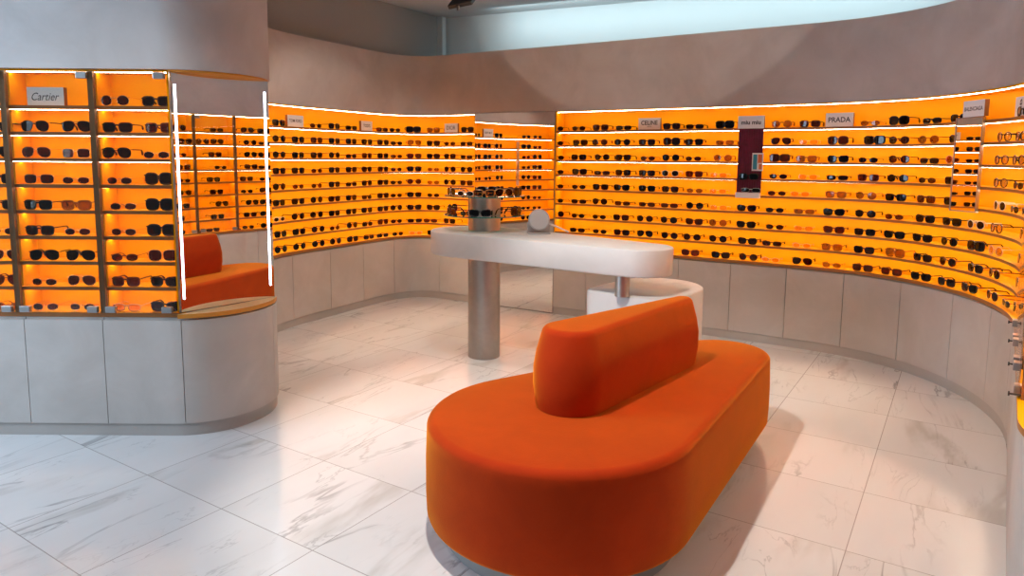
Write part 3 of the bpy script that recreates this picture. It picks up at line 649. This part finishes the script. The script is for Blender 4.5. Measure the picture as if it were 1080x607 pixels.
# rows in the glass-fronted cases at the near right, seen edge-on and in the lit mirror
big = MB(); mats = [FR['K'], LN['K'], FR['D'], LN['D'], FR['B'], LN['B']]
for r in range(1, 10):
    s = 4.32
    while s < 6.05:
        if all(abs(s-p) > .085 for p in (4.69, 5.17, 5.64, 6.11)):
            k = random.choice('KDB'); st = random.choice('rsaceo'); g = glasses_meshes(st, k, False); c, n = RPATH.at(s, .03); a = math.atan2(-n[0], n[1])
            M = Matrix.Translation((c[0], c[1], LEV[r]+.0095)) @ Matrix.Rotation(a, 4, 'Z') @ Matrix.Scale(GS, 4)
            for nm, me in g.items():
                mi = mats.index((LN if nm.startswith('lens') else FR)[k]); big.add([tuple(M @ v.co) for v in me.vertices], [tuple(p.vertices) for p in me.polygons], mi)
        s += random.choice((.17, .20, .23))
tag(big.build('sunglasses_rows', mats, None, 50), 'rows of sunglasses in the near right glass cases, seen edge-on and in the lit mirror', 'sunglasses', kind='stuff')

# ------------------------------------------------------------------ light
def aim(o, p): o.rotation_euler = (Vector(p)-o.location).to_track_quat('-Z', 'Y').to_euler()
def spot(loc, to, power, col, ang, blend=.5, size=.04):
    d = bpy.data.lights.new('ceiling_spot', 'SPOT'); d.energy = power; d.color = col; d.spot_size = math.radians(ang); d.spot_blend = blend; d.shadow_soft_size = size
    o = bpy.data.objects.new('ceiling_spot', d); COL.objects.link(o); o.location = loc; aim(o, to); return o
def area(name, loc, to, power, col, sx, sy):
    d = bpy.data.lights.new(name, 'AREA'); d.energy = power; d.color = col; d.shape = 'RECTANGLE'; d.size = sx; d.size_y = sy
    o = bpy.data.objects.new(name, d); COL.objects.link(o); o.location = loc; aim(o, to); return o
NEUT = (1,.92,.84); WRM = (1,.91,.82)
spot((-.30,2.50,3.12), (.50,3.2,.4), 265, NEUT, 75, .35)               # over the sofa
spot((-.4,4.2,3.12), (-.1,5.3,.3), 85, WRM, 80, .5)                     # over the counter
spot((2.75,2.3,3.12), (1.5,3.6,.2), 100, WRM, 85, .5)                     # right aisle
spot((-.2,4.4,3.05), (.834,6.044,3.508), 40, NEUT, 76, .05)                 # beam on the plaster band
spot((-1.0,5.2,3.12), (-1.6,7.0,.6), 50, WRM, 80, .5)                   # left aisle
spot((-2.0,2.2,3.12), (-2.0,3.3,.2), 60, (.90,.95,1), 90, .6)           # floor before the glass case
area('shopfront_daylight', (-5.6,2.1,2.2), (-2.4,3.4,1.7), 190, (.58,.78,1), 2.0, 2.6)
area('cove_light', (1.75,6.85,3.12), (1.98,7.35,2.75), 13, (.70,.93,1), 4.4, .10)
w = bpy.data.worlds.new('store surroundings'); sc.world = w; w.use_nodes = True
w.node_tree.nodes['Background'].inputs[0].default_value = (.86,.92,1,1); w.node_tree.nodes['Background'].inputs[1].default_value = .14

# ------------------------------------------------------------------ camera
F, PITCH, ROLL, SHIFT = 734.09, .11343, .007494, -54.54/1080
cd = bpy.data.cameras.new('camera'); cam = bpy.data.objects.new('camera', cd); COL.objects.link(cam); sc.camera = cam
cd.sensor_width = 36; cd.sensor_fit = 'HORIZONTAL'; cd.lens = 36*F/1080; cd.shift_y = SHIFT; cd.clip_start = .05
R0 = Vector((1,0,0)); U0 = Vector((0, math.sin(PITCH), math.cos(PITCH))); Rv = R0*math.cos(ROLL)+U0*math.sin(ROLL); Uv = U0*math.cos(ROLL)-R0*math.sin(ROLL); Bk = Rv.cross(Uv)
cam.matrix_world = Matrix(((Rv.x,Uv.x,Bk.x,0),(Rv.y,Uv.y,Bk.y,0),(Rv.z,Uv.z,Bk.z,EYE),(0,0,0,1)))
vs = sc.view_settings; vs.view_transform = 'Standard'; vs.look = 'None'; vs.exposure = 0; vs.gamma = 1; vs.use_curve_mapping = False
sc.cycles.max_bounces = 10; sc.cycles.diffuse_bounces = 5; sc.cycles.glossy_bounces = 6; sc.cycles.transparent_max_bounces = 24; sc.cycles.sample_clamp_indirect = 6
sc.cycles.use_denoising = True; sc.cycles.caustics_reflective = False
